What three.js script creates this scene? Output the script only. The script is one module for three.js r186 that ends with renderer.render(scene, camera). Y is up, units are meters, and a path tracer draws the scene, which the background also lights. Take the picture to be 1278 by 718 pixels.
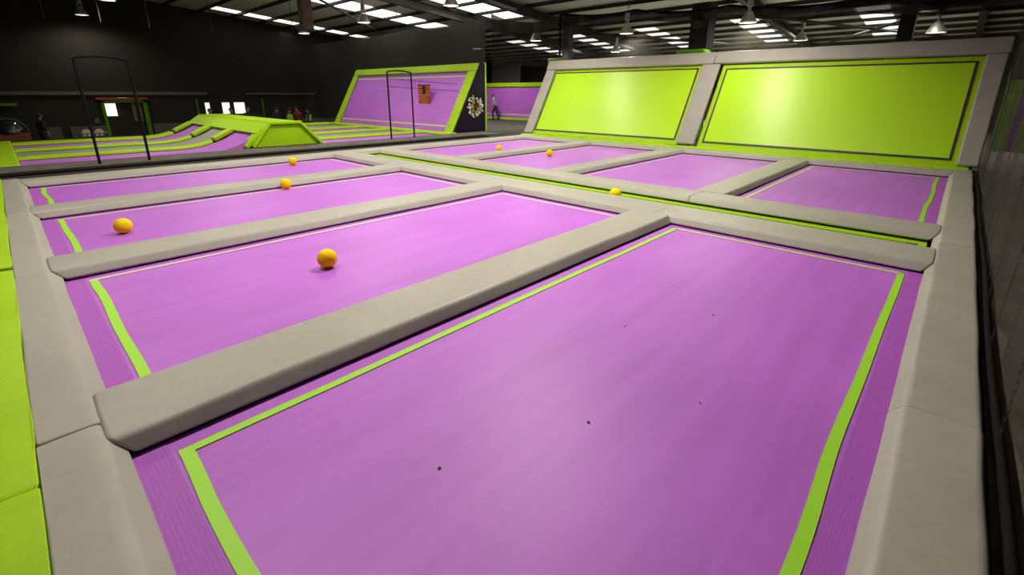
import * as THREE from 'three';
import { RoundedBoxGeometry } from 'three/addons/geometries/RoundedBoxGeometry.js';
import { RectAreaLightUniformsLib } from 'three/addons/lights/RectAreaLightUniformsLib.js';
import { MarchingCubes } from 'three/addons/objects/MarchingCubes.js';
import { mergeGeometries, mergeVertices } from 'three/addons/utils/BufferGeometryUtils.js';

RectAreaLightUniformsLib.init();
const scene = new THREE.Scene();
scene.background = new THREE.Color(0x000000);

// ---------- camera: 1278 x 852 frame with the top cropped away -------------------------------
// world: x runs along the long pads (a), -z runs across them (b), y is height above the trampoline beds
const P = (a, b, h) => new THREE.Vector3(a, h, -b);
const EYE = new THREE.Vector3(0, 1.55, 0);
const camera = new THREE.PerspectiveCamera(72.3714, 1278 / 718, 0.05, 120);
camera.position.copy(EYE);
camera.up.set(0.213861, 0.955002, -0.205512);
camera.lookAt(EYE.clone().add(new THREE.Vector3(0.69754, -0.296575, -0.65229)));
camera.setViewOffset(1278, 852, 0, 128.66, 1278, 718);
scene.add(camera);

const renderer = new THREE.WebGLRenderer({ antialias: true });
renderer.toneMapping = THREE.LinearToneMapping;
renderer.toneMappingExposure = 1.0;
renderer.shadowMap.enabled = true;

const LAMP_COLOR = new THREE.Color().setRGB(1.0, 0.93, 0.78);
const LAMP_POWER = 70;
const SKYLIGHT_COLOR = new THREE.Color().setRGB(1.0, 0.98, 0.94);

// ---------- seeded noise ---------------------------------------------------------------------
let seed = 20240611;
const rnd = () => { seed = (seed * 1664525 + 1013904223) >>> 0; return seed / 4294967296; };
const rr = (a, b) => a + (b - a) * rnd();
function hash(i, j, k = 0) { let n = (i * 374761393 + j * 668265263 + k * 2147483647) | 0; n = Math.imul(n ^ (n >>> 13), 1274126177); n ^= n >>> 16; return (n >>> 0) / 4294967296; }
const sm = t => t * t * (3 - 2 * t);
function vnoise(x, y, k = 0, px = 0, py = 0) {
  const i = Math.floor(x), j = Math.floor(y), u = sm(x - i), v = sm(y - j);
  const w = (m, p) => p ? ((m % p) + p) % p : m;
  const h = (a, b) => hash(w(a, px), w(b, py), k);
  return (h(i, j) * (1 - u) + h(i + 1, j) * u) * (1 - v) + (h(i, j + 1) * (1 - u) + h(i + 1, j + 1) * u) * v;
}

// ---------- textures -------------------------------------------------------------------------
function dataTex(n, fn, srgb, rep = [1, 1]) {
  const d = new Uint8Array(n * n * 4);
  for (let y = 0; y < n; y++) for (let x = 0; x < n; x++) {
    const c = fn(x / n, y / n), o = (y * n + x) * 4;
    d[o] = c[0] * 255; d[o + 1] = c[1] * 255; d[o + 2] = c[2] * 255; d[o + 3] = 255;
  }
  const t = new THREE.DataTexture(d, n, n);
  t.wrapS = t.wrapT = THREE.RepeatWrapping; t.magFilter = THREE.LinearFilter; t.minFilter = THREE.LinearMipmapLinearFilter; t.generateMipmaps = true;
  t.repeat.set(...rep); if (srgb) t.colorSpace = THREE.SRGBColorSpace; t.needsUpdate = true;
  return t;
}
const cl = v => Math.min(1, Math.max(0, v));
// woven bed cloth: faint streaks along the length, mottled tone
const bedTex = dataTex(1024, (u, v) => {
  const s = vnoise(u * 5, v * 46, 1, 5, 46) * 0.5 + vnoise(u * 9, v * 140, 2, 9, 140) * 0.3 + vnoise(u * 7, v * 7, 3, 7, 7) * 0.5 + vnoise(u * 120, v * 120, 4, 120, 120) * 0.12;
  const g = cl(0.93 + (s - 0.71) * 0.10); return [g, g * cl(0.985 + (s - .71) * .03), g];
}, true, [1 / 5, 1 / 5]);
const vinylBump = dataTex(512, (u, v) => {
  const s = vnoise(u * 160, v * 160, 5, 160, 160) * 0.35 + vnoise(u * 24, v * 24, 6, 24, 24) * 0.35 + vnoise(u * 7, v * 7, 7, 7, 7) * 0.5; const g = cl(s / 1.2); return [g, g, g];
}, false, [1, 1]);
const vinylTex = dataTex(512, (u, v) => {
  const s = vnoise(u * 6, v * 6, 8, 6, 6) * 0.5 + vnoise(u * 30, v * 30, 9, 30, 30) * 0.3 + vnoise(u * 110, v * 110, 10, 110, 110) * 0.2; const g = cl(0.95 + (s - 0.5) * 0.09); return [g, g, g * 0.99];
}, true, [0.7, 0.7]);
const carpetTex = dataTex(512, (u, v) => {
  const s = vnoise(u * 200, v * 200, 11, 200, 200) * 0.5 + vnoise(u * 12, v * 12, 12, 12, 12) * 0.5; const g = cl(0.75 + (s - 0.5) * 0.4); return [g, g, g];
}, true, [0.5, 0.5]);
const stitchTex = dataTex(256, (u, v) => {          // rows of webbing stitches along the bed edge
  const row = v * 9, f = row - Math.floor(row); const wob = vnoise(u * 12, Math.floor(row), 13, 12, 9) * 0.25;
  const line = Math.abs(f - 0.5 - wob + 0.12) < 0.12 ? (vnoise(u * 40, row, 14, 40, 9) > 0.3 ? 0.24 : 0.1) : 0;
  const g = cl(0.92 + line * 0.28 + (vnoise(u * 20, v * 60, 15, 20, 60) - .5) * .05); return [g, g * 0.98, g];
}, true, [1.2, 1]);
const netTex = dataTex(256, (u, v) => {             // knotted mesh: cords opaque, holes part clear
  const a = Math.abs(((u * 32) % 1) - 0.5) > 0.43 || Math.abs(((v * 32) % 1) - 0.5) > 0.43; const g = a ? 0.95 : 0.1; return [g, g, g];
}, false, [3, 3]);

// ---------- materials ------------------------------------------------------------------------
const lin = (r, g, b) => new THREE.Color().setRGB(r, g, b);
function M(color, roughness = 0.6, o = {}) { return new THREE.MeshPhysicalMaterial({ color, roughness, side: THREE.DoubleSide, ...o }); }
const GREY = lin(0.44, 0.425, 0.385), LIME = lin(0.42, 0.72, 0.006), PURPLE = lin(0.57, 0.16, 0.79);
const mats = {
  grey: M(GREY, 0.5, { map: vinylTex, bumpMap: vinylBump, bumpScale: 0.0005 }),
  greyB: M(lin(0.42, 0.406, 0.37), 0.5, { map: vinylTex, bumpMap: vinylBump, bumpScale: 0.0005 }),
  lime: M(LIME, 0.5, { specularIntensity: 0.45, map: vinylTex, bumpMap: vinylBump, bumpScale: 0.0005 }),
  limeDark: M(lin(0.11, 0.3, 0.004), 0.5, { specularIntensity: 0.4, map: vinylTex, bumpMap: vinylBump, bumpScale: 0.0005 }),
  limeWrinkle: M(LIME, 0.5, { specularIntensity: 0.45, map: vinylTex, bumpMap: vinylBump, bumpScale: 0.0008 }),
  limePanel: M(lin(0.47, 0.82, 0.005), 0.46, { specularIntensity: 1.0, ior: 1.65, anisotropy: 0.68, anisotropyRotation: Math.PI / 2 }),
  bed: M(PURPLE, 0.5, { map: bedTex, specularIntensity: 1.0 }),
  bedEdge: M(lin(0.47, 0.11, 0.64), 0.6, { map: stitchTex }),
  bedGrey: M(lin(0.36, 0.33, 0.33), 0.5, { map: bedTex }),
  tape: M(lin(0.36, 0.78, 0.03), 0.5),
  tapePale: M(lin(0.66, 0.62, 0.5), 0.5),  // whitish sheen of the bed tapes is put into this colour
  tapePaleLime: M(lin(0.55, 0.68, 0.25), 0.5),  // lime tape, its pale sheen put into the colour
  navy: M(lin(0.010, 0.006, 0.018), 0.6, { specularIntensity: 0.4 }),
  frameDark: M(lin(0.05, 0.025, 0.06), 0.5),
  black: M(lin(0.008, 0.0075, 0.007), 0.8, { specularIntensity: 0.3 }),
  blackMetal: M(lin(0.015, 0.014, 0.014), 0.5),
  wallBlack: M(lin(0.024, 0.021, 0.016), 0.9),
  carpet: M(lin(0.2, 0.177, 0.148), 0.9, { map: carpetTex }),
  carpetDark: M(lin(0.028, 0.021, 0.016), 0.9, { map: carpetTex }),
  carpetMid: M(lin(0.085, 0.075, 0.063), 0.9, { map: carpetTex }),
  concrete: M(lin(0.16, 0.145, 0.12), 0.75, { map: carpetTex }),
  roofSheet: M(lin(0.56, 0.6, 0.48), 0.7),
  paleMat: M(lin(0.5, 0.48, 0.43), 0.7),
  steel: M(lin(0.03, 0.028, 0.025), 0.6),
  ball: M(lin(1.0, 0.7, 0.003), 0.6, { specularIntensity: 0.4 }),
  galv: M(lin(0.55, 0.54, 0.5), 0.35, { metalness: 0.8 }),
  net: M(lin(0.042, 0.036, 0.028), 0.9, { transparent: true, alphaMap: netTex }),
  netSheer: M(lin(0.03, 0.026, 0.02), 0.9, { transparent: true, opacity: 0.42 }),
  netDense: M(lin(0.042, 0.038, 0.03), 0.9, { transparent: true, opacity: 0.9 }),
  glow: new THREE.MeshStandardMaterial({ color: 0xffffff, emissive: LAMP_COLOR, emissiveIntensity: 2.5, side: THREE.DoubleSide }),
  sky: new THREE.MeshStandardMaterial({ color: 0xffffff, emissive: SKYLIGHT_COLOR, emissiveIntensity: 1.5, roughness: 0.6, side: THREE.DoubleSide }),
  litGlass: new THREE.MeshStandardMaterial({ color: 0xffffff, emissive: lin(1, 0.95, 0.85), emissiveIntensity: 1.1, side: THREE.DoubleSide }),
  lowWall: M(lin(0.1, 0.092, 0.075), 0.7),
  stripGrey: M(lin(0.12, 0.12, 0.095), 0.6),
  orange: M(lin(0.3, 0.06, 0.015), 0.6),
  white: M(lin(0.75, 0.73, 0.66), 0.6),
};

// ---------- object helpers -------------------------------------------------------------------
const taken = new Map();
function numbered(n) { const k = taken.get(n) || 0; taken.set(n, k + 1); return k ? `${n}_${String(k).padStart(3, '0')}` : n; }
function shade(o) { o.traverse(m => { if (m.isMesh) { m.castShadow = true; m.receiveShadow = true; } }); return o; }
function tag(o, label, category, group, kind) { o.userData.label = label; if (category) o.userData.category = category; if (group) o.userData.group = group; if (kind) o.userData.kind = kind; return o; }
function thing(name, label, category, pos, group, kind) {
  const o = new THREE.Group(); o.name = numbered(name); if (pos) o.position.copy(pos); scene.add(o); return tag(o, label, category, group, kind);
}
function part(name, geo, mat, parent) { const m = new THREE.Mesh(geo, mat); m.name = name; m.castShadow = m.receiveShadow = true; parent.add(m); return m; }
function solo(name, geo, mat, label, category, pos, group, kind) { const m = new THREE.Mesh(geo, mat); m.name = numbered(name); m.castShadow = m.receiveShadow = true; if (pos) m.position.copy(pos); scene.add(m); return tag(m, label, category, group, kind); }
// box given by its extents in a, b, h (world), geometry relative to origin o
function boxG(a0, a1, b0, b1, h0, h1, o = null, r = 0) {
  const g = r ? new RoundedBoxGeometry(a1 - a0, h1 - h0, b1 - b0, 2, r) : new THREE.BoxGeometry(a1 - a0, h1 - h0, b1 - b0);
  const c = P((a0 + a1) / 2, (b0 + b1) / 2, (h0 + h1) / 2); if (o) c.sub(o);
  g.translate(c.x, c.y, c.z); uvBox(g); return g;
}
function uvBox(g) {       // uv in metres by the dominant normal
  const p = g.attributes.position, n = g.attributes.normal, uv = new Float32Array(p.count * 2);
  for (let i = 0; i < p.count; i++) {
    const ax = Math.abs(n.getX(i)), ay = Math.abs(n.getY(i)), az = Math.abs(n.getZ(i));
    const x = p.getX(i), y = p.getY(i), z = p.getZ(i);
    if (ay >= ax && ay >= az) { uv[2 * i] = x; uv[2 * i + 1] = z; } else if (ax >= az) { uv[2 * i] = z; uv[2 * i + 1] = y; } else { uv[2 * i] = x; uv[2 * i + 1] = y; }
  }
  g.setAttribute('uv', new THREE.BufferAttribute(uv, 2)); return g;
}
function rodG(p, q, r, seg = 6) {
  const d = q.clone().sub(p), g = new THREE.CylinderGeometry(r, r, d.length(), seg);
  g.applyQuaternion(new THREE.Quaternion().setFromUnitVectors(new THREE.Vector3(0, 1, 0), d.clone().normalize()));
  const c = p.clone().add(q).multiplyScalar(0.5); g.translate(c.x, c.y, c.z); return g;
}
// round the corners of a cross-section: points [z, y, radius]
function roundSec(sec) {
  const out = [];
  for (let i = 0; i < sec.length; i++) {
    const [z, y, r] = sec[i];
    if (!r || i === 0 || i === sec.length - 1) { out.push([z, y]); continue; }
    const A = new THREE.Vector2(...sec[i - 1].slice(0, 2)), B = new THREE.Vector2(z, y), C = new THREE.Vector2(...sec[i + 1].slice(0, 2));
    const d0 = A.clone().sub(B), d1 = C.clone().sub(B), rr0 = Math.min(r, d0.length() * 0.49, d1.length() * 0.49);
    const s = B.clone().add(d0.setLength(rr0)), e = B.clone().add(d1.setLength(rr0));
    for (let k = 0; k <= 4; k++) { const t = k / 4; out.push([(1 - t) * (1 - t) * s.x + 2 * t * (1 - t) * B.x + t * t * e.x, (1 - t) * (1 - t) * s.y + 2 * t * (1 - t) * B.y + t * t * e.y]); }
  }
  return out;
}
// a foam pad: cross-section swept along a path of [x, y] points; e0, e1 lean the ends (shift per metre below the top)
function padG(path, sec, { e0 = 0, e1 = 0, lump = 0.0025, k = 1, round = 0.02, step = 0.16 } = {}) {
  const S = roundSec(sec), ns = S.length, top = Math.max(...S.map(s => s[1]));
  // resample the path
  let pts = path.map(p => new THREE.Vector2(...p)), L = [0]; for (let i = 1; i < pts.length; i++) L.push(L[i - 1] + pts[i].distanceTo(pts[i - 1]));
  const len = L[L.length - 1], n = Math.max(2, Math.ceil(len / step));
  const at = d => { let i = 1; while (i < L.length - 1 && L[i] < d) i++; const t = (d - L[i - 1]) / (L[i] - L[i - 1]); return { p: pts[i - 1].clone().lerp(pts[i], t), d: pts[i].clone().sub(pts[i - 1]).normalize() }; };
  const st = [0, round * 0.3, round]; for (let i = 1; i < n; i++) { const d = len * i / n; if (d > round * 1.5 && d < len - round * 1.5) st.push(d); } st.push(len - round, len - round * 0.3, len);
  const pos = [], uv = [], idx = [];
  const cz = (Math.min(...S.map(s => s[0])) + Math.max(...S.map(s => s[0]))) / 2, cy = top / 2;
  let vlen = [0]; for (let j = 1; j < ns; j++) vlen.push(vlen[j - 1] + Math.hypot(S[j][0] - S[j - 1][0], S[j][1] - S[j - 1][1]));
  st.forEach((d, i) => {
    const f = at(d), prev = at(Math.max(0, d - 0.05)).d, next = at(Math.min(len, d + 0.05)).d, t = prev.add(next).normalize(), nx = -t.y, ny = t.x;
    const sh = i === 0 || i === st.length - 1 ? round * 0.55 : (i === 1 || i === st.length - 2 ? round * 0.2 : 0);
    for (let j = 0; j < ns; j++) {
      let [z, y] = S[j];
      z += Math.sign(cz - z) * Math.min(sh, Math.abs(cz - z)); if (y > cy) y -= sh;
      const wob = (vnoise(d * 2.1 + k * 17, j * 0.35 + k * 5, 21) - 0.5) * 2 * lump, lowf = (vnoise(d * 0.7 + k * 3, k, 22) - .5) * 2 * lump;
      const ends = (i <= 2 ? -1 : i >= st.length - 3 ? 1 : 0);
      const dx = (ends < 0 ? e0 : ends > 0 ? e1 : 0) * (top - S[j][1]);
      pos.push(f.p.x + nx * y + t.x * dx, f.p.y + ny * y + wob * (y > 0.02 ? 1 : 0) + lowf * (y > 0.02 ? 1 : 0), z + wob);
      uv.push(d + k * 0.37, vlen[j] + k * 0.21);
    }
  });
  for (let i = 0; i < st.length - 1; i++) for (let j = 0; j < ns - 1; j++) { const a = i * ns + j, b = a + 1, c = a + ns, e = c + 1; idx.push(a, b, c, b, e, c); }
  const capOf = (row, flip) => {
    const base = pos.length / 3; for (let j = 0; j < ns; j++) { const o = (row * ns + j) * 3; pos.push(pos[o], pos[o + 1], pos[o + 2]); uv.push(S[j][0], S[j][1]); }
    for (let j = 1; j < ns - 1; j++) flip ? idx.push(base, base + j + 1, base + j) : idx.push(base, base + j, base + j + 1);
  };
  capOf(0, true); capOf(st.length - 1, false);
  const g = new THREE.BufferGeometry(); g.setAttribute('position', new THREE.Float32BufferAttribute(pos, 3)); g.setAttribute('uv', new THREE.Float32BufferAttribute(uv, 2)); g.setIndex(idx); g.computeVertexNormals();
  return g;
}
const secPad = (w, wt, h, tuck = 0.035) => [[-w / 2 + tuck, 0.004], [-w / 2, 0.022, 0.012], [-wt / 2, h, 0.03], [0, h + 0.004], [wt / 2, h, 0.03], [w / 2, 0.022, 0.012], [w / 2 - tuck, 0.004]];
// flat ribbon on a surface, edges wavering by hand
function ribbonG(p, q, w, waver, k, thick = 0.003) {
  const n = Math.max(2, Math.ceil(p.distanceTo(q) / 0.12)), d = q.clone().sub(p), s = new THREE.Vector3(-d.z, 0, d.x).normalize(), pos = [], idx = [], uv = [];
  for (let i = 0; i <= n; i++) {
    const t = i / n, c = p.clone().lerp(q, t), o = (vnoise(t * d.length() * 1.3, k, 31) - 0.5) * 2 * waver * Math.min(1, t * 6, (1 - t) * 6), ww = w * (1 + (vnoise(t * d.length() * 3, k, 32) - 0.5) * 0.12);
    for (const e of [-1, 1]) for (const y of [thick, -0.002]) { const v = c.clone().addScaledVector(s, o + e * ww / 2); pos.push(v.x, v.y + y, v.z); uv.push(t * d.length(), e); }
  }
  for (let i = 0; i < n; i++) { const a = i * 4, b = a + 4; for (const [u, v] of [[0, 2], [1, 0], [2, 3]]) idx.push(a + u, a + v, b + u, a + v, b + v, b + u); }
  idx.push(0, 1, 2, 1, 3, 2); const e = n * 4; idx.push(e, e + 2, e + 1, e + 1, e + 2, e + 3);
  const g = new THREE.BufferGeometry(); g.setAttribute('position', new THREE.Float32BufferAttribute(pos, 3)); g.setAttribute('uv', new THREE.Float32BufferAttribute(uv, 2)); g.setIndex(idx);
  const f = g.toNonIndexed(); f.computeVertexNormals(); return f;
}

// =============================================================================================
// THE HALL
// =============================================================================================
const FLOOR = -0.95, AW0 = -10, AW1 = 28, BW0 = -12, BW1 = 30;
const roofH = a => 6.3 - 0.0875 * a, ROOF_T = Math.atan(0.0875);
solo('floor', boxG(AW0, AW1, BW0, BW1, FLOOR - 0.2, FLOOR), mats.concrete, 'dark grey concrete hall floor below the trampolines', 'floor', null, null, 'structure');
function wallBox(name, label, a0, a1, b0, b1, h1) { return solo(name, boxG(a0, a1, b0, b1, FLOOR, h1), mats.wallBlack, label, 'wall', null, null, 'structure'); }
wallBox('wall_left', 'black painted hall wall behind the doors and waiting people', AW0, AW1, BW1, BW1 + 0.3, 7.4);
wallBox('wall_far', 'black hall wall at the low end of the roof', AW1, AW1 + 0.3, BW0, BW1, 4.4);
wallBox('wall_right', 'black hall wall beyond the hanging net', AW0, AW1, BW0 - 0.3, BW0, 7.4);
wallBox('wall_near', 'black hall wall at the high end of the roof', AW0 - 0.3, AW0, BW0, BW1, 7.4);
{ // roof: sheet with purlins and rafters as its own parts
  const roof = thing('ceiling', 'pitched sheet metal roof on black purlins and rafters', 'roof', P(0, 0, 0), null, 'structure');
  const sheet = new THREE.BoxGeometry((AW1 - AW0 + 0.6) / Math.cos(ROOF_T), 0.12, BW1 - BW0 + 0.6); uvBox(sheet);
  sheet.rotateZ(-ROOF_T); const am = (AW0 + AW1) / 2; sheet.translate(am, roofH(am) + 0.06, -(BW0 + BW1) / 2);
  part('roof_sheet', sheet, mats.roofSheet, roof);
  const pg = boxG(-0.035, 0.035, BW0, BW1, -0.12, 0.0), fl = boxG(-0.035, 0.06, BW0, BW1, -0.12, -0.10);
  const purlin = mergeGeometries([pg, fl]);
  for (let a = -9.2; a < 27.8; a += a < 17.5 ? 1.45 : 1.15) { const m = part('purlin', purlin, mats.steel, roof); m.position.set(a, roofH(a), 0); m.rotation.z = -ROOF_T; }
  const raf = (b, w) => { const L = (AW1 - AW0) / Math.cos(ROOF_T), g = mergeGeometries([new THREE.BoxGeometry(L, 0.30, 0.03), new THREE.BoxGeometry(L, 0.03, w).translate(0, -0.15, 0), new THREE.BoxGeometry(L, 0.03, w).translate(0, 0.15, 0)]); const m = part('rafter', g, mats.steel, roof); m.position.set(am, roofH(am) - 0.12 - 0.17, -b); m.rotation.z = -ROOF_T; };
  for (const b of [-6, 0.2, 5.9, 13.6, 17.0]) raf(b, 0.2);
  // diagonal wind braces under the sheet
  for (const [a0, b0, a1, b1] of [[19.5, 5.9, 26.5, 0.2], [19.5, 0.2, 26.5, 5.9], [19.5, 13.6, 26.5, 6.1], [8, 18.2, 16, 24.4]]) part('wind_brace', rodG(P(a0, b0, roofH(a0) - 0.4), P(a1, b1, roofH(a1) - 0.4), 0.05), mats.steel, roof);
}
// columns carrying the roof
for (const [a, b, w, lab] of [[17.3, 7.2, 0.62, 'thick black clad roof column behind the green wall trampolines'], [17.4, 1.62, 0.34, 'slim black steel roof column behind the right green panel'], [17.2, 12.9, 0.32, 'slim black steel roof column at the corner of the hanging net']]) {
  const o = thing('roof_column', lab, 'column', P(a, b, FLOOR));
  part('shaft', boxG(-w / 2, w / 2, -w / 2, w / 2, 0, roofH(a) - FLOOR - 0.3), mats.blackMetal, o);
  part('base_plate', boxG(-w * 0.8, w * 0.8, -w * 0.8, w * 0.8, 0, 0.03), mats.blackMetal, o);
}
{ const o = thing('wall_box', 'pale electrical box fixed high on the thick black column', 'box', P(16.97, 7.22, 3.85)); part('casing', boxG(-0.05, 0.02, -0.17, 0.17, -0.15, 0.12, null, 0.015), mats.lowWall, o); for (const b of [0.12, -0.12]) part('conduit', rodG(P(0, b, 0.1), P(0, b, 0.22), 0.02), mats.lowWall, o); }

// skylights: translucent roof panels between the purlins
let win = 0;
const purlinAt = []; for (let a = -9.2; a < 27.8; a += a < 17.5 ? 1.45 : 1.15) purlinAt.push(a);
function skylight(b, w, a0, a1, power) {
  let s = null, e = null;
  for (let i = 0; i < purlinAt.length - 1; i++) {
    const c = (purlinAt[i] + purlinAt[i + 1]) / 2, gap = purlinAt[i + 1] - purlinAt[i]; if (c < a0 || c > a1) continue; if (s === null) s = c - 0.5; e = c + 0.5;
    const g = new THREE.BoxGeometry(gap - 0.16, 0.02, w); const m = new THREE.Mesh(g, mats.sky); m.name = `window_${++win}`; m.castShadow = m.receiveShadow = true;
    m.position.set(c, roofH(c) - 0.02, -b); m.rotation.z = -ROOF_T; scene.add(m); tag(m, 'bright translucent skylight panel between the roof purlins', 'skylight', 'skylight panels in the roof', 'structure');
  }
  if (s !== null) { const am = (s + e) / 2, l = new THREE.RectAreaLight(SKYLIGHT_COLOR, power, e - s, w * 0.95); l.name = numbered('skylight_glow'); l.position.set(am, roofH(am) - 0.30, -b); l.lookAt(am - 0.0875, roofH(am) - 1.3, -b); scene.add(l); }
}
skylight(28.2, 0.75, 8.8, 16.6, 0.8); skylight(21.0, 1.6, 9.8, 16.2, 1.2); skylight(15.9, 1.6, 11, 16.2, 1.2);
for (const b of [3.05, 7.25, 11.55, 15.6, 19.8]) skylight(b, 0.95, 20.8, 26.8, 10);

// high-bay lamps
const lampGeo = (() => {
  const bell = new THREE.LatheGeometry([[0.07, 0.30], [0.09, 0.29], [0.12, 0.24], [0.17, 0.15], [0.22, 0.05], [0.24, 0.0], [0.235, 0.0], [0.21, 0.06], [0.16, 0.15], [0.11, 0.23], [0.07, 0.27]].map(p => new THREE.Vector2(...p)), 24);
  return { bell, disc: new THREE.CircleGeometry(0.12, 20).rotateX(Math.PI / 2).translate(0, 0.2, 0), gear: new THREE.CylinderGeometry(0.08, 0.09, 0.22, 14).translate(0, 0.55, 0), bars: mergeGeometries([new THREE.CylinderGeometry(0.022, 0.022, 0.24, 8).translate(0.075, 0.4, 0), new THREE.CylinderGeometry(0.022, 0.022, 0.24, 8).translate(-0.075, 0.4, 0)]) };
})();
function lamp(a, b, h, power, label, group) {
  const o = thing('high_bay_lamp', label, 'lamp', P(a, b, h), group);
  part('reflector', lampGeo.bell, mats.galv, o); part('lamp_face', lampGeo.disc, mats.glow, o.children[0]); part('control_gear', lampGeo.gear, mats.galv, o); part('bracket', lampGeo.bars, mats.galv, o);
  const up = roofH(a) - h - 0.2; if (up > 0.7) part('suspension_rod', rodG(new THREE.Vector3(0, 0.66, 0), new THREE.Vector3(0, up, 0), 0.012), mats.blackMetal, o);
  if (power > 0) {
    const l = new THREE.SpotLight(LAMP_COLOR, power, 0, 1.45, 0.35, 2); l.name = 'lamp_light'; l.position.set(0, 0.1, 0); l.target.position.set(0, -3, 0); l.castShadow = true; l.shadow.radius = 9; l.shadow.mapSize.set(1024, 1024); o.add(l); o.add(l.target); l.target.name = 'aim';
  }
}
lamp(4.6, 16.8, roofH(4.6) - 0.75, LAMP_POWER * 0.9, 'unseen high bay lamp added to brighten the lime tumble lanes');  // added lamp above the frame, there to brighten the lane court
const LB = 'silver bell shaped high bay lamp hanging from the dark roof';
for (const [a, b, p] of [[1.2, 4.7, 0.7], [0.5, 10.8, 0.52], [5.3, 4.4, 1.45], [6.2, 10.8, 0.88], [12.3, 4.6, 0.62], [12.3, 10.35, 0.5]]) lamp(a, b, roofH(a) - 0.85, LAMP_POWER * p, 'silver bell shaped high bay lamp above the grey padded court', 'lamps above the court');
for (const [a, b, h] of [[3.4, 28.6, 4.7], [3.6, 23.4, 4.7], [10.3, 22.6, 4.1], [10.3, 17.4, 4.1], [10.6, 12.6, 4.2], [15.7, 13.4, 3.6], [15.6, 9.17, 3.55], [21.4, 13.1, 3.5], [15.6, 5.17, 3.55], [21.4, 5.1, 3.5], [19.4, 1.1, 3.3], [18.5, 1.4, 3.8], [17.8, 19.2, 3.75]]) lamp(a, b, h, b > 22 ? 16 : b > 12 && a < 15 ? 17 : b > 11 ? 44 : 20, LB, 'lamps hanging from the roof');  // last lamp is added out of sight to brighten the far purple wall

// =============================================================================================
// THE COURT
// =============================================================================================
const PADH = 0.105;
const B_BASE = [[2.37, 2.97], [5.29, 5.89], [8.18, 8.78]], R_BASE = [[2.35, 2.92], [5.35, 5.9], [8.3, 8.84]];
const BB = 11.13, A0 = 0.07, A1 = 5.42, A2 = 6.12, A3 = 6.73, A4 = 7.32, A5 = 12.5;
solo('court_frame', boxG(-0.2, 13.4, -0.38, 11.75, FLOOR, -0.12), mats.black, 'black frame and skirt carrying the raised trampoline court', 'frame', null, null, 'structure');

// beds
function bed(a0, a1, b0, b1, label, o = {}) {
  const t = thing('trampoline_bed', label, 'trampoline', P((a0 + a1) / 2, (b0 + b1) / 2, 0), 'purple trampoline beds of the court');
  const la = a1 - a0, lb = b1 - b0;
  const g = new THREE.BoxGeometry(la + 0.04, 0.02, lb + 0.04, 24, 1, 12); g.translate(0, -0.012, 0);
  uvBox(g); { const uv = g.attributes.uv; const off = [rr(0, 5), rr(0, 5)]; for (let i = 0; i < uv.count; i++) uv.setXY(i, uv.getX(i) + off[0], uv.getY(i) + off[1]); }
  part('bed_cloth', g, mats.bed, t);
  const V = (a, b) => new THREE.Vector3(a - (a0 + a1) / 2, 0.0005, -(b - (b0 + b1) / 2));
  const k = rr(1, 90), li = 0.19, lg = 0.12;   // inset of the cross tapes and of the long tapes
  if (o.left) { part('side_tape', ribbonG(V(a0 + li, b0 + lg), V(a0 + li, b1 - lg - 0.024), 0.055, 0.03, k), mats.tape, t);
    const e = new THREE.PlaneGeometry(lb, 0.15).rotateX(-Math.PI / 2).rotateY(Math.PI / 2); const uv = e.attributes.uv; for (let i = 0; i < uv.count; i++) uv.setX(i, uv.getX(i) * lb); e.translate(-la / 2 + 0.065, 0.0008, 0); part('stitched_edge', e, mats.bedEdge, t); }
  if (o.right) { part('side_tape', ribbonG(V(a0, b0 + 0.15), V(a1 - 0.12, b0 + 0.15), 0.05, 0.014, k + 3), mats.tape, t);
    const e = new THREE.PlaneGeometry(la, 0.12).rotateX(-Math.PI / 2); const uv = e.attributes.uv; for (let i = 0; i < uv.count; i++) uv.setX(i, uv.getX(i) * la); e.translate(0, 0.0008, lb / 2 - 0.05); part('stitched_edge', e, mats.bedEdge, t); }
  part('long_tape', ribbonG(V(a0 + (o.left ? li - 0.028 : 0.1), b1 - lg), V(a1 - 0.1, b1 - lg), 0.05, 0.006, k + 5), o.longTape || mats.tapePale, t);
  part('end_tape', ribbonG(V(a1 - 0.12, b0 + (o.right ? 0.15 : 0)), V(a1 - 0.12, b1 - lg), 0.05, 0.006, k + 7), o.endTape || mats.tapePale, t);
  for (const [a, b, r] of o.marks || []) part('scuff_mark', new THREE.CircleGeometry(r, 7).rotateX(-Math.PI / 2).translate(...V(a, b).setY(0.0012).toArray()), mats.navy, t);
  return t;
}
const lft = [[-0.03, B_BASE[0][0]], [B_BASE[0][1], B_BASE[1][0]], [B_BASE[1][1], B_BASE[2][0]], [B_BASE[2][1], BB]];
const rgt = [[-0.03, R_BASE[0][0]], [R_BASE[0][1], R_BASE[1][0]], [R_BASE[1][1], R_BASE[2][0]], [R_BASE[2][1], BB]];
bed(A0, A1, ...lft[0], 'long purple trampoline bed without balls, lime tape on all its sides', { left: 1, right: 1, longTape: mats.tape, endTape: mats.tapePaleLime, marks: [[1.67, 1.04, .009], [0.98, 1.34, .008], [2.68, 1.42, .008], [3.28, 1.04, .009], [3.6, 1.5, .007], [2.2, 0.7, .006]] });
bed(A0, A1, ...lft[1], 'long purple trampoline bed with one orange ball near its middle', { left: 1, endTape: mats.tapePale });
bed(A0, A1, ...lft[2], 'long purple trampoline bed with two orange balls lying on it', { left: 1 });
bed(A0, A1, ...lft[3], 'long purple trampoline bed along the dark walkway with one orange ball', { left: 1 });
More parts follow.
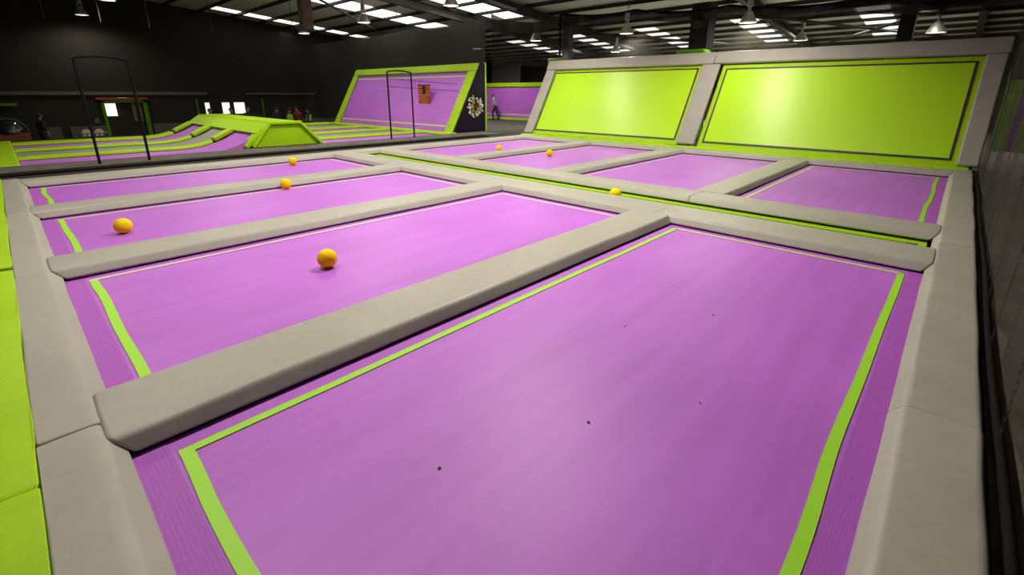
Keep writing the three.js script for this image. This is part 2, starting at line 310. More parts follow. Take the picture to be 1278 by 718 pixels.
bed(A4, A5, ...rgt[0], 'purple trampoline bed between black side net and green wall panel', { right: 1, longTape: mats.tapePaleLime });
bed(A4, A5, ...rgt[1], 'empty purple trampoline bed below the grey pad between green panels', {});
bed(A4, A5, ...rgt[2], 'shorter purple trampoline bed below left green panel with orange ball', {});
bed(A4, A5, ...rgt[3], 'shorter purple trampoline bed along the dark walkway with orange ball', {});

// pads running along the beds (direction a)
function padA(name, a0, a1, b0, b1, label, o = {}) {
  const g = padG([[a0, 0], [a1, 0]], secPad(b1 - b0, b1 - b0 - 0.11, o.h || PADH), { e0: o.e0 ?? 0, e1: o.e1 ?? 0, k: rr(1, 60), lump: o.lump ?? 0.0025 });
  return solo(name, g, o.mat || mats.grey, label, 'pad', P(0, (b0 + b1) / 2, 0), o.group || 'long grey pads between the beds');
}
const LL = ['dividing the bed without balls from the bed with one ball', 'dividing the bed with one ball from the two-ball bed', 'dividing the two-ball bed from the walkway bed'];
B_BASE.forEach(([b0, b1], i) => padA('divider_pad', 0.018, 5.47, b0, b1, `long grey vinyl foam pad ${LL[i]}`, { e0: 0.9, e1: -0.66, mat: i % 2 ? mats.greyB : mats.grey }));
const RL = ['ending under the right green panel', 'ending at the grey pad between green panels', 'ending under the left green panel'];
R_BASE.forEach(([b0, b1], i) => padA('divider_pad', 7.3, 12.55, b0, b1, `shorter grey vinyl foam pad, ${RL[i]}`, { e0: 0.66, e1: -0.66, mat: i % 2 ? mats.greyB : mats.grey }));
padA('border_pad', 0.018, 5.5, BB, 11.72, 'grey border pad between the longest bed row and the dark walkway', { e0: 1.0, group: 'grey border pads' });
padA('border_pad', 5.5, 9.6, BB, 11.72, 'grey border pad by the walkway at the centre strip', { group: 'grey border pads' });
padA('border_pad', 9.6, 13.1, BB, 11.72, 'grey border pad by the walkway ending at the green wall', { group: 'grey border pads' });

// pads running across (direction b); built along local x then turned so that x -> -z
function padB(name, b0, b1, a0, a1, label, o = {}) {
  const w = a1 - a0, g = padG([[0, 0], [b1 - b0, 0]], o.sec || secPad(w, w - 0.11, PADH), { e0: o.e0 ?? 0, e1: o.e1 ?? 0, k: rr(1, 60), lump: o.lump ?? 0.0025 });
  g.rotateY(Math.PI / 2);
  return solo(name, g, o.mat || mats.grey, label, 'pad', P((a0 + a1) / 2, b0, 0), o.group);
}
const cb = [[-0.078, 2.62], [2.62, 5.58], [5.58, 8.46], [8.46, 11.18]];
const cl1 = ['reaching the right border pad', 'next to the middle ball', 'one away from walkway border', 'touching the walkway border'];
cb.forEach(([b0, b1], i) => padB('centre_pad', b0, b1, A1, A2, `grey pad on long bed side of the lime strip, ${cl1[i]}`, { e0: i ? 0 : 0.75, e1: i === 3 ? -0.66 : 0, group: 'grey centre pads', mat: i % 2 ? mats.greyB : mats.grey }));
cb.forEach(([b0, b1], i) => padB('centre_pad', i ? b0 + 0.1 : b0, i === 3 ? b1 : b1 + 0.1, A3, A4, `grey pad on green wall side of the lime strip, ${cl1[i]}`, { e0: i ? 0 : 0.75, e1: i === 3 ? -0.66 : 0, group: 'grey centre pads', mat: i % 2 ? mats.grey : mats.greyB }));
// the lime strip in the gap between the centre pads
{ const s = thing('centre_strip', 'lime green vinyl strip in the gap between the grey centre pads', 'strip', P(6.4, 5.6, 0));
  part('vinyl_sheet', new RoundedBoxGeometry(0.66, 0.03, 11.2, 2, 0.01).translate(0.05, -0.03, 0), mats.lime, s);
  part('seam_cord', rodG(new THREE.Vector3(0.16, -0.014, 5.5), new THREE.Vector3(0.16, -0.014, -5.55), 0.01), mats.limeDark, s);
  part('dark_patch', boxG(0.0, 0.2, -5.52, -5.42, -0.018, -0.01), mats.frameDark, s);
}
// back pads under the green wall
const bk = [[-0.078, 2.62], [2.62, 5.6], [5.6, 8.55], [8.55, 11.18]];
bk.forEach(([b0, b1], i) => padB('back_pad', b0, b1, A5, 13.045, ['grey pad below the green wall next to the black net', 'grey pad below the green wall, ending at the middle post pad', 'grey pad below the left green panel, beginning at the middle post pad', 'grey pad below the left green panel, at the walkway corner'][i], { e0: i ? 0 : 0.75, e1: i === 3 ? -0.66 : 0, group: 'grey pads below the green wall' }));
// left border: flat top, sloping inner face
const lsec = [[-0.15, 0.0], [-0.155, PADH, 0.012], [0.0, PADH + 0.003], [0.055, PADH, 0.025], [0.125, 0.03, 0.01], [0.11, 0.004]];   // z is -b after turning -> mirrored below
const leftB = [[-0.4, 2.6], [2.6, 5.35], [5.35, 8.22], [8.22, 11.72]];
leftB.forEach(([b0, b1], i) => {
  const g = padG([[0, 0], [b1 - b0, 0]], lsec, { k: rr(1, 60), lump: 0.004, round: 0.015 }); g.rotateY(Math.PI / 2);
  solo('left_border_pad', g, i % 2 ? mats.greyB : mats.grey, `grey pad with sloping inner face along lime border, ${['at the bed taped all round', 'at the bed with one middle ball', 'at the bed with two balls', 'at the walkway corner'][i]}`, 'pad', P(-0.04, b0, 0), 'grey pads along the lime border');
});
// lime pads outside the left border
const gsec = [[-0.36, 0.0], [-0.37, 0.09, 0.03], [0, 0.118], [0.352, 0.104, 0.008], [0.355, 0.0]];
[[-1.4, 2.3], [2.3, 5.62], [5.72, 11.9]].forEach(([b0, b1], i) => {
  const g = padG([[0, 0], [b1 - b0, 0]], gsec, { k: rr(1, 60), lump: 0.007, round: 0.03, step: 0.08 }); g.rotateY(Math.PI / 2);
  solo('lime_border_pad', g, mats.limeWrinkle, `wrinkled lime green border pad, ${['beside the bed taped all round', 'beside the bed with one middle ball', 'running to the dark walkway'][i]}`, 'pad', P(-0.546, b0, 0), 'lime pads along the left border');
});
solo('near_platform', boxG(-3.5, -0.92, -3, 11.9, FLOOR, 0.06), mats.carpet, 'dark carpeted platform outside the lime border pads', 'platform', null, null, 'structure');
// right border
const rsec = [[-0.155, 0.004], [-0.17, 0.03, 0.01], [-0.115, PADH, 0.025], [0.0, PADH + 0.004], [0.165, PADH, 0.03], [0.18, 0.0]];
[[0.1, 2.73], [2.73, 6.35], [6.35, 9.7], [9.7, 13.2]].forEach(([a0, a1], i) => {
  const g = padG([[0, 0], [a1 - a0, 0]], rsec, { k: rr(1, 60), lump: 0.005, round: 0.01 });
  solo('right_border_pad', g, i % 2 ? mats.greyB : mats.grey, `grey border pad along the black net, ${['beside the bed taped all round', 'reaching to the lime strip', 'beyond the lime strip', 'at the foot of the green wall'][i]}`, 'pad', P(a0, -0.195, 0), 'grey pads along the black net');
});
// balls
for (const [a, b, h, lab] of [[1.80, 4.02, 0.087, 'orange foam ball alone on the second long bed'], [0.71, 6.75, 0.087, 'orange foam ball near the lime side tape of the third bed'], [3.06, 8.06, 0.087, 'orange foam ball against the long pad on the third bed'], [4.28, 10.7, 0.087, 'orange foam ball on the long bed along the walkway'], [9.35, 9.25, 0.087, 'orange foam ball on the shorter bed along the walkway'], [9.5, 7.57, 0.087, 'orange foam ball on the shorter bed below the left green panel'], [6.27, 3.68, 0.075, 'orange foam ball stuck in the lime strip between centre pads']]) {
  const g = new THREE.SphereGeometry(0.089, 32, 20); const p = g.attributes.position;
  for (let i = 0; i < p.count; i++) { const f = 1 + 0.006 * (vnoise(p.getX(i) * 20 + 9, p.getY(i) * 20 + p.getZ(i) * 9, 41) - 0.5); p.setXYZ(i, p.getX(i) * f, p.getY(i) * f * 0.98, p.getZ(i) * f); }
  solo('foam_ball', g, mats.ball, lab, 'ball', P(a, b, h), 'orange foam balls');
}

// ---------- leaning trampoline walls ---------------------------------------------------------
function leanTo(o, a0, h0, deg) {   // local x = -b, y = up the slope, z = out of the face
  const t = THREE.MathUtils.degToRad(deg), X = new THREE.Vector3(0, 0, 1), Y = new THREE.Vector3(Math.cos(t), Math.sin(t), 0), Z = new THREE.Vector3(-Math.sin(t), Math.cos(t), 0);
  o.quaternion.setFromRotationMatrix(new THREE.Matrix4().makeBasis(X, Y, Z)); o.position.set(a0, h0, 0); return o;
}
const lb = (b0, b1, s0, s1, n0, n1, r = 0) => { const g = r ? new RoundedBoxGeometry(b1 - b0, s1 - s0, n1 - n0, 3, r) : new THREE.BoxGeometry(b1 - b0, s1 - s0, n1 - n0); g.translate(-(b0 + b1) / 2, (s0 + s1) / 2, (n0 + n1) / 2); return uvBox(g); };
function wallPanel(name, label, b0, b1, s0, s1, panelMat, frameMat, a0, h0, deg, margin = 0.11) {
  const o = leanTo(thing(name, label, 'wall trampoline'), a0, h0, deg);
  part('backing', lb(b0 - margin, b1 + margin, s0 - 0.14, s1 + 0.12, -0.06, -0.012), mats.lime, o);
  part('panel_cloth', lb(b0 + 0.02, b1 - 0.02, s0 + 0.02, s1 - 0.02, -0.012, 0.0), panelMat, o);
  const w = 0.045;
  part('dark_edge', lb(b0, b1, s0, s0 + w, -0.011, 0.004), frameMat, o); part('dark_edge', lb(b0, b1, s1 - w, s1, -0.011, 0.004), frameMat, o);
  part('dark_edge', lb(b0, b0 + w, s0 + w, s1 - w, -0.011, 0.004), frameMat, o); part('dark_edge', lb(b1 - w, b1, s0 + w, s1 - w, -0.011, 0.004), frameMat, o);
  return o;
}
wallPanel('wall_trampoline', 'leaning lime green trampoline panel between left post pad and middle post pad', 6.02, 11.4, 0.17, 2.5, mats.limePanel, mats.frameDark, 13.3, 0.12, 60);
wallPanel('wall_trampoline', 'leaning lime green trampoline panel between middle post pad and black net', 0.0, 5.22, 0.15, 2.46, mats.limePanel, mats.frameDark, 13.3, 0.12, 60);
function wallPad(name, label, b0, b1, s0, s1, n1, mat, a0 = 13.3, h0 = 0.12, deg = 60, grp = 'grey pads framing the green wall', r = 0.04, n0 = 0.004) { const m = solo(name, lb(b0, b1, s0, s1, n0, n1, r), mat, label, 'pad', null, grp); return leanTo(m, a0, h0, deg); }
wallPad('post_pad', 'grey post pad on the walkway edge of the green wall', 11.42, 11.82, 0.02, 2.575, 0.09, mats.grey);
wallPad('post_pad', 'grey post pad between the two green panels', 5.4, 5.93, 0.04, 2.575, 0.09, mats.greyB);
wallPad('post_pad', 'grey post pad of the green wall beside the black net', -0.43, -0.09, 0.02, 2.575, 0.09, mats.grey);
wallPad('top_pad', 'grey top pad above the left green panel', 5.62, 11.84, 2.58, 2.96, 0.1, mats.grey);
wallPad('top_pad', 'grey top pad above the right green panel', -0.46, 5.61, 2.58, 2.96, 0.1, mats.greyB);
for (const [b0, b1, lab] of [[-0.3, 2.55, 'beside the black net'], [2.55, 5.6, 'ending at the middle post pad'], [5.6, 8.6, 'starting at the middle post pad'], [8.6, 11.8, 'at the walkway corner']]) {
  const g = padG([[0, 0], [b1 - b0, 0]], [[-0.13, -0.02], [-0.14, 0.03, 0.02], [-0.02, 0.075, 0.05], [0.1, 0.05, 0.03], [0.13, -0.02]], { k: rr(1, 60), lump: 0.008, round: 0.02, step: 0.1 }); g.rotateY(Math.PI / 2);
  solo('foot_roll', g, mats.limeWrinkle, `soft lime foot roll along the green wall, ${lab}`, 'pad', P(13.18, b0, 0.075), 'lime rolls at the foot of the green wall');
}
{ // the frame behind the wall
  const o = thing('wall_frame', 'black steel frame carrying the leaning green wall', 'frame', P(13.5, 0, FLOOR));
  for (const b of [-0.3, 2.7, 5.67, 8.7, 11.65]) { part('rear_post', rodG(P(1.75, b, 0), P(1.5, b, 3.5), 0.05), mats.blackMetal, o); part('strut', rodG(P(0.05, b, 1.05), P(1.4, b, 3.42), 0.05), mats.blackMetal, o); }
  part('top_rail', rodG(P(1.42, -0.3, 3.45), P(1.42, 11.65, 3.45), 0.05), mats.blackMetal, o);
}
// lime caps of posts standing behind the wall
for (const [b, w, hh, lab] of [[12.0, 0.75, 2.86, 'lime green pad cap behind the walkway end of the top pad'], [6.65, 0.95, 2.88, 'lime green pad cap at the foot of the thick black column'], [1.42, 0.58, 2.78, 'lime green rounded pad cap behind the right top pad']]) {
  const o = thing('column_pad', lab, 'pad', P(15.45, b, 0.1)); part('pad_body', boxG(-0.25, 0.25, -w / 2, w / 2, 0, hh - 0.1, null, 0.08), mats.limeDark, o); part('strap', boxG(-0.26, 0.26, -w / 2 - 0.01, w / 2 + 0.01, hh - 0.6, hh - 0.55), mats.black, o);
}

// ---------- walkways -------------------------------------------------------------------------
const WALK = 0.1;
solo('walkway', boxG(-3.5, 28, 11.74, 13.85, FLOOR, WALK - 0.03), mats.carpetDark, 'dark brown carpeted walkway beside the grey court', 'walkway', null, null, 'structure');
solo('walkway_mat', boxG(-3.5, 13.0, 12.62, 13.85, WALK - 0.03, WALK, null, 0.012), mats.carpet, 'dark grey matting on the walkway in front of the lime lanes', 'mat');
solo('walkway_black_strip', boxG(-3.5, 11.9, 12.3, 12.6, WALK - 0.03, WALK + 0.02, null, 0.02), mats.black, 'low black strip along the walkway matting', 'kerb');  // slightly raised black strip drawing the dark line beside the matting
solo('far_platform', boxG(13.5, 28, -0.45, 26, FLOOR, WALK - 0.04), mats.carpetMid, 'dark grey carpeted platform behind the courts', 'platform', null, null, 'structure');
solo('added_bounce_floor', boxG(16.5, 27.95, 0.2, 12.2, WALK - 0.04, WALK), mats.paleMat, 'unseen pale floor added behind the green wall to brighten the roof', 'floor', null, null, 'structure');  // unseen floor, added so that skylight bounces up onto the roof sheet
solo('side_walkway', boxG(-3.5, 28, -6, -0.385, FLOOR, 0.02), mats.concrete, 'grey brown walkway beyond the black side net', 'walkway', null, null, 'structure');

// =============================================================================================
// THE LANE COURT BEYOND THE WALKWAY
// =============================================================================================
solo('lane_frame', boxG(-0.9, 12, 13.86, 24, FLOOR, -0.1), mats.black, 'black frame carrying the lime lane court', 'frame', null, null, 'structure');
const ramp = [[0.1, 0], [3.4, 0], [3.8, 0.04], [4.12, 0.13], [4.4, 0.23], [4.67, 0.37], [4.95, 0.53]];
const rampR = [[6.62, 0], [11.46, 0]];
function sheetG(path, b0, b1) { return padG(path, [[-(b1 - b0) / 2, 0], [0, 0.004], [(b1 - b0) / 2, 0]], { lump: 0, round: 0.01, step: 0.2 }); }
const lanes = [[14.1, 15.74, mats.bed, 'purple'], [16.1, 17.92, mats.bedGrey, 'grey'], [18.3, 20.15, mats.bed, 'purple']];
const laneWhere = ['along the dark walkway', 'between the two purple lanes', 'on the far side of the lane court'];
lanes.forEach(([b0, b1, m, c], i) => {
  solo('lane_bed', sheetG(ramp, b0 - 0.005, b1 + 0.005), m, `${c} tumble lane before the hump, ${laneWhere[i]}`, 'trampoline', P(0, (b0 + b1) / 2, 0), 'tumble lanes before the hump');
  solo('lane_bed', sheetG(rampR, b0 - 0.005, b1 + 0.005), i === 1 ? mats.bedGrey : m, `${c} tumble lane behind the hump, ${laneWhere[i]}`, 'trampoline', P(0, (b0 + b1) / 2, 0), 'tumble lanes behind the hump');
});
solo('lane_bed', sheetG([[7.95, 0], [11.46, 0]], 20.6, 23.4), mats.bedGrey, 'grey tumble bed at the far corner of the purple wall', 'trampoline', P(0, 22, 0), 'tumble lanes behind the hump');
{ const g = new THREE.Shape([[3.4, 0], ...ramp.slice(1), [4.95, 0]].map(p => new THREE.Vector2(...p))); solo('lane_skirt', new THREE.ExtrudeGeometry(g, { depth: 0.02, bevelEnabled: false }), mats.bed, 'purple side skirt closing the ramp of the walkway lane', 'skirt', P(0, 14.12, 0)); }
const lpads = [[13.86, 14.1, 'along the dark walkway'], [15.74, 16.1, 'between the walkway lane and the grey lane'], [17.92, 18.3, 'between the grey lane and the far lane'], [20.15, 20.8, 'on the far edge of the lanes']];
const flatPath = [[0.1, 0], [4.42, 0]];
lpads.forEach(([b0, b1, w], i) => {
  const s = secPad(b1 - b0 + 0.02, Math.max(0.06, b1 - b0 - 0.05), i ? 0.085 : 0.04, 0.02);
  solo('lane_pad', padG(i ? ramp.slice(0, 4) : flatPath, s, { k: rr(1, 60), step: 0.2 }), mats.lime, `lime green lane pad before the hump, ${w}`, 'pad', P(0, (b0 + b1) / 2, 0), 'lime pads before the hump');
  solo('lane_pad', padG(rampR, s, { k: rr(1, 60), step: 0.2 }), mats.lime, `lime green lane pad behind the hump, ${w}`, 'pad', P(0, (b0 + b1) / 2, 0), 'lime pads behind the hump');
});
solo('lane_pad', padG([[7.95, 0], [11.46, 0]], secPad(0.5, 0.42, 0.11), { k: 3 }), mats.lime, 'lime green pad running to the far corner of the purple wall', 'pad', P(0, 23.6, 0), 'lime pads behind the hump');
solo('lane_end_pad', boxG(-0.85, 0.095, 13.86, 20.8, -0.02, 0.12, null, 0.03), mats.limeWrinkle, 'broad lime green pad across the start of the lanes', 'pad');
{ const g = padG([[0, 0], [9.6, 0]], secPad(0.42, 0.32, 0.11), { k: 8 }); g.rotateY(Math.PI / 2); solo('lane_end_pad', g, mats.lime, 'lime green pad along the foot of the purple wall', 'pad', P(11.68, 14.0, 0)); }
{ // the hump
  const o = thing('hump', 'lime green padded hump across the tumble lanes', 'hump', P(0, 14, 0));
  const capG = (pts, d0, d1) => { const s = new THREE.Shape(pts.map(p => new THREE.Vector2(...p))); const g = new THREE.ExtrudeGeometry(s, { depth: d1 - d0 - 0.02, bevelEnabled: true, bevelSize: 0.01, bevelThickness: 0.01, bevelSegments: 1 }); g.translate(0, 0, -d1 + 0.01); return uvBox(g); };
  const segs = [[0, 2.05], [2.05, 4.2], [4.2, 6.75]];
  for (const [d0, d1] of segs) {
    part('slope_pad', capG([[4.72, 0.48], [5.1, 0.74], [5.14, 0.66], [4.78, 0.41]], d0, d1), mats.lime, o);
    part('slope_pad', capG([[5.86, 0.63], [5.92, 0.71], [6.56, 0.08], [6.46, 0.02]], d0, d1), mats.lime, o);
    part('ridge_pad', capG([[5.08, 0.66], [5.1, 0.75], [5.94, 0.75], [5.96, 0.66]], d0, d1), mats.lime, o);
  }
  for (const [d, p, q] of [[0.12, [4.42, 0.06], [4.84, 0.45]], [1.92, [4.16, 0.17], [4.74, 0.45]], [4.1, [4.16, 0.17], [4.74, 0.45]], [6.4, [4.16, 0.17], [4.74, 0.45]]]) {
    const g = new RoundedBoxGeometry(Math.hypot(q[0] - p[0], q[1] - p[1]), 0.12, 0.36, 3, 0.04); g.rotateZ(Math.atan2(q[1] - p[1], q[0] - p[0])); g.translate((p[0] + q[0]) / 2, (p[1] + q[1]) / 2 + 0.05, -d); part('bolster', uvBox(g), mats.lime, o);
  }
  part('end_panel', capG([[4.68, 0.1], [5.14, 0.68], [5.9, 0.68], [6.39, 0.1]], -0.02, 0.06), mats.lime, o);
  const e = (p, q) => { const g = new RoundedBoxGeometry(new THREE.Vector2(...p).distanceTo(new THREE.Vector2(...q)) + 0.06, 0.09, 0.14, 2, 0.03); g.rotateZ(Math.atan2(q[1] - p[1], q[0] - p[0])); g.translate((p[0] + q[0]) / 2, (p[1] + q[1]) / 2, 0.04); return uvBox(g); };
  part('edge_pad', e([4.6, 0.13], [5.08, 0.72]), mats.lime, o); part('edge_pad', e([5.08, 0.73], [5.94, 0.73]), mats.lime, o); part('edge_pad', e([5.94, 0.72], [6.5, 0.1]), mats.lime, o);
}
// purple leaning wall
{ const A = 11.9, H = 0.08;
  const o = leanTo(thing('purple_wall_trampoline', 'leaning purple trampoline wall in a lime frame with an orange poster', 'wall trampoline'), A, H, 60);
  part('panel_cloth', lb(14.5, 23.5, 0.0, 2.75, -0.03, 0), mats.bed, o);
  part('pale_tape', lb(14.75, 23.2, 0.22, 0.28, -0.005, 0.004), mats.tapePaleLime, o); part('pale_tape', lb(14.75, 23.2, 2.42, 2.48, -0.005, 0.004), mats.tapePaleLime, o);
  const W = (nm, lab, ...x) => wallPad(nm, lab, ...x, 0.1, mats.lime, A, H, 60, 'lime pads framing the purple wall');
  W('frame_pad', 'lime side pad of the purple wall next to the dark triangle', 14.25, 14.72, -0.05, 2.615);
  W('frame_pad', 'lime side pad at the far edge of the purple wall', 23.2, 23.62, -0.05, 2.615);
  W('frame_pad', 'lime top pad of the purple wall, half next to the dark triangle', 14.25, 18.9, 2.62, 2.96);
  W('frame_pad', 'lime top pad of the purple wall, far half', 18.91, 23.62, 2.62, 2.96);
  const po = thing('poster', 'orange and brown poster hanging before the purple wall', 'poster', P(12.5, 16.8, 1.42));
  const pt = document.createElement('canvas'); pt.width = 64; pt.height = 128; const c = pt.getContext('2d');
  c.fillStyle = '#b4562a'; c.fillRect(0, 0, 64, 128); c.fillStyle = '#7a3520'; for (let i = 0; i < 60; i++) c.fillRect(rr(0, 60), rr(60, 124), rr(4, 20), rr(2, 6)); c.fillStyle = '#2c1a14'; c.beginPath(); c.ellipse(33, 16, 10, 13, 0, 0, 7); c.fill(); c.fillRect(24, 26, 18, 26); c.fillStyle = '#caa06a'; c.fillRect(0, 57, 64, 3); c.fillStyle = '#c98a50'; for (let i = 0; i < 8; i++) c.fillRect(8, 66 + i * 6, rr(20, 48), 2);
  const tx = new THREE.CanvasTexture(pt); tx.colorSpace = THREE.SRGBColorSpace;
  const pg = new THREE.BoxGeometry(0.82, 0.88, 0.012); pg.rotateY(-Math.PI / 2); part('print', pg, M(0xffffff, 0.6, { map: tx }), po); part('hem', boxG(-0.015, 0.015, -0.43, 0.43, 0.43, 0.46), mats.black, po); for (const b of [-0.4, 0.4]) part('hanging_cord', rodG(P(0, b, 0.44), P(0.6, b, 1.08), 0.003), mats.black, po);
  // triangular end
  const t = thing('wall_end_panel', 'dark navy triangular end panel with a round splash emblem', 'panel', P(11.85, 14.24, 0.08));
  const s = new THREE.Shape([[0.02, 0], [1.72, 0], [1.72, 2.6], [1.5, 2.62]].map(p => new THREE.Vector2(...p)));
  part('board', new THREE.ExtrudeGeometry(s, { depth: 0.03, bevelEnabled: false }), mats.navy, t);
  part('lime_edge', boxG(1.72, 1.79, -0.05, 0.05, 0, 2.62), mats.lime, t);
  // splash emblem: blobs around a red heart shape
  const blob = (x, y, r, z, n = 9) => { const sh = new THREE.Shape(); for (let i = 0; i < n; i++) { const an = i / n * 6.283, q = r * rr(0.65, 1.25); i ? sh.lineTo(x + Math.cos(an) * q, y + Math.sin(an) * q) : sh.moveTo(x + q, y); } return new THREE.ShapeGeometry(sh).translate(0, 0, z); };
  const em = part('emblem', blob(1.18, 0.95, 0.36, 0.034, 22), M(lin(0.2, 0.19, 0.17), 0.6), t);
  const cols = [[mats.white, 34], [M(lin(0.4, 0.05, 0.03), 0.6), 7], [M(lin(0.2, 0.4, 0.05), 0.6), 8], [M(lin(0.55, 0.4, 0.1), 0.6), 7], [mats.navy, 10]];
  cols.forEach(([m, n], j) => { const gs = []; for (let i = 0; i < n; i++) { const an = rr(0, 6.283), q = j === 1 ? rr(0, 0.14) : j === 0 ? rr(0.26, 0.43) : rr(0.08, 0.3); gs.push(blob(1.18 + Math.cos(an) * q, 0.95 + Math.sin(an) * q * 1.1, rr(0.03, 0.065) * (j === 1 ? 1.5 : 1), 0.036 + j * 0.0015)); } const b = part('paint_splash', mergeGeometries(gs), m, em); b.userData.kind = 'stuff'; });
}
// net door frames standing on the walkway
for (const [a0, a1, lab] of [[1.25, 2.1, 'black tubular net doorway on the walkway before the lime lanes'], [8.65, 9.55, 'black tubular net doorway on the walkway before the purple wall']]) {
  const o = thing('net_doorway', lab, 'frame', P(a0, a0 > 5 ? 13.5 : 13.0, WALK)); const w = a1 - a0, h = 2.08;
  part('post', rodG(new THREE.Vector3(0, 0, 0), new THREE.Vector3(0, h, 0), 0.026, 10), mats.black, o); part('post', rodG(new THREE.Vector3(w, 0, 0), new THREE.Vector3(w, h, 0), 0.026, 10), mats.black, o);
  part('head_tube', new THREE.TubeGeometry(new THREE.QuadraticBezierCurve3(new THREE.Vector3(0, h, 0), new THREE.Vector3(w / 2, h + 0.09, 0), new THREE.Vector3(w, h, 0)), 10, 0.022, 8), mats.black, o);
}
// lines of the barrier net between them
{ const o = thing('barrier_line', 'pair of thin black cords stretched before the purple wall', 'barrier', P(8.7, 13.56, 0)); for (const h of [1.62, 1.86]) part('cord', rodG(P(0, 0, h + 0.12), P(3.2, 0.34, h), 0.008), mats.black, o); }

// far court beyond
{ const o = thing('far_wall_trampoline', 'distant purple trampoline wall in a lime frame behind the walking child', 'wall trampoline', P(20.6, 0, 0.08));
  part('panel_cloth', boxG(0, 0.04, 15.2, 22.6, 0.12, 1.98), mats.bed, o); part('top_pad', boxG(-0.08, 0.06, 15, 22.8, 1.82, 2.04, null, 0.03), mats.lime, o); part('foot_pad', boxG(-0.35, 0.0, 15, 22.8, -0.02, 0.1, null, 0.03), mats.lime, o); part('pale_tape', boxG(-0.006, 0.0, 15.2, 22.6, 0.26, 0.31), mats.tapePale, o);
  part('corner_pad', new THREE.ExtrudeGeometry(new THREE.Shape([[0, 0], [0.45, 0.45], [0, 0.45]].map(p => new THREE.Vector2(...p))), { depth: 0.06, bevelEnabled: false }).rotateY(-Math.PI / 2).translate(0.0, 1.42, -17.0), mats.lime, o);
  part('dark_edge', boxG(-0.01, 0.0, 15.2, 22.6, 1.78, 1.82), mats.frameDark, o);
}
{ const o = thing('roller_shutter', 'pale grey roller shutter high in the far black wall', 'shutter', P(27.985, 26.9, 2.2)); for (let i = 0; i < 12; i++) part('slat', boxG(-0.03, 0.0, -1.55, 1.55, i * 0.12, i * 0.12 + 0.105), mats.paleMat, o); part('housing', boxG(-0.12, 0.0, -1.65, 1.65, 1.44, 1.6), mats.steel, o); }

// ---------- nets -----------------------------------------------------------------------------
function netG(pts, hBot, hTop, sag, folds, k, nh = 14, drop = 0) {    // pts: polyline of [a, b]
  const L = [0]; for (let i = 1; i < pts.length; i++) L.push(L[i - 1] + Math.hypot(pts[i][0] - pts[i - 1][0], pts[i][1] - pts[i - 1][1]));
  const len = L[L.length - 1], n = Math.ceil(len / 0.07), pos = [], uv = [], idx = [];
  for (let i = 0; i <= n; i++) {
    const d = len * i / n; let j = 1; while (j < L.length - 1 && L[j] < d) j++; const t = (d - L[j - 1]) / (L[j] - L[j - 1]);
    const a = pts[j - 1][0] + (pts[j][0] - pts[j - 1][0]) * t, b = pts[j - 1][1] + (pts[j][1] - pts[j - 1][1]) * t;
    const dx = (pts[j][0] - pts[j - 1][0]) / (L[j] - L[j - 1]), db = (pts[j][1] - pts[j - 1][1]) / (L[j] - L[j - 1]);
    const s = (d / len * folds.spans) % 1, top = hTop(a, b) - sag * 4 * s * (1 - s);
    for (let r = 0; r <= nh; r++) {
      const v = r / nh, lo = drop ? top - drop : hBot, y = lo + (top - lo) * v, sk = d + folds.skew * (1 - v);
      const o = folds.amp * ((vnoise(sk * folds.freq, v * 1.2 + k, 51) - 0.5) * 2 + (vnoise(sk * folds.freq * 2.7, v * 2 + k, 52) - 0.5) * 0.8);
      const p = P(a - db * o, b + dx * o, y); pos.push(p.x, p.y, p.z); uv.push(d, y);
    }
  }
  for (let i = 0; i < n; i++) for (let r = 0; r < nh; r++) { const a = i * (nh + 1) + r, b = a + nh + 1; idx.push(a, b, a + 1, b, b + 1, a + 1); }
  const g = new THREE.BufferGeometry(); g.setAttribute('position', new THREE.Float32BufferAttribute(pos, 3)); g.setAttribute('uv', new THREE.Float32BufferAttribute(uv, 2)); g.setIndex(idx); g.computeVertexNormals(); return g;
}
{ const o = thing('side_net', 'black draped safety net hanging along the right border pads', 'net', P(0, 0, 0));
  part('mesh', netG([[1.0, -0.46], [6, -0.47], [13.3, -0.5], [14.9, -0.52]], 0.02, () => 4.4, 0.1, { spans: 3, amp: 0.055, freq: 2.2, skew: 0.9 }, 1, 22), mats.net, o);
  part('bottom_hem', new THREE.TubeGeometry(new THREE.CatmullRomCurve3([1.0, 2, 4, 6, 8, 10, 12, 13.4].map((a, i) => P(a, -0.41 - 0.015 * (i % 2), 0.05))), 60, 0.02, 6), mats.black, o);
  for (let i = 0; i < 12; i++) { const a = 1.3 + i * 0.95 + rr(0, 0.8), c = new THREE.CatmullRomCurve3([P(a, -0.415, 0.06), P(a + 0.25, -0.44, 0.35), P(a + 0.8, -0.455 - 0.02 * (i % 3), 1.0 + 0.15 * (i % 2)), P(a + 1.3, -0.48, 2.0), P(a + 1.5, -0.47, 3.2), P(a + 1.6, -0.46, 4.3)]); part('gathered_fold', new THREE.TubeGeometry(c, 30, rr(0.003, 0.009), 5), mats.net, o); }
}
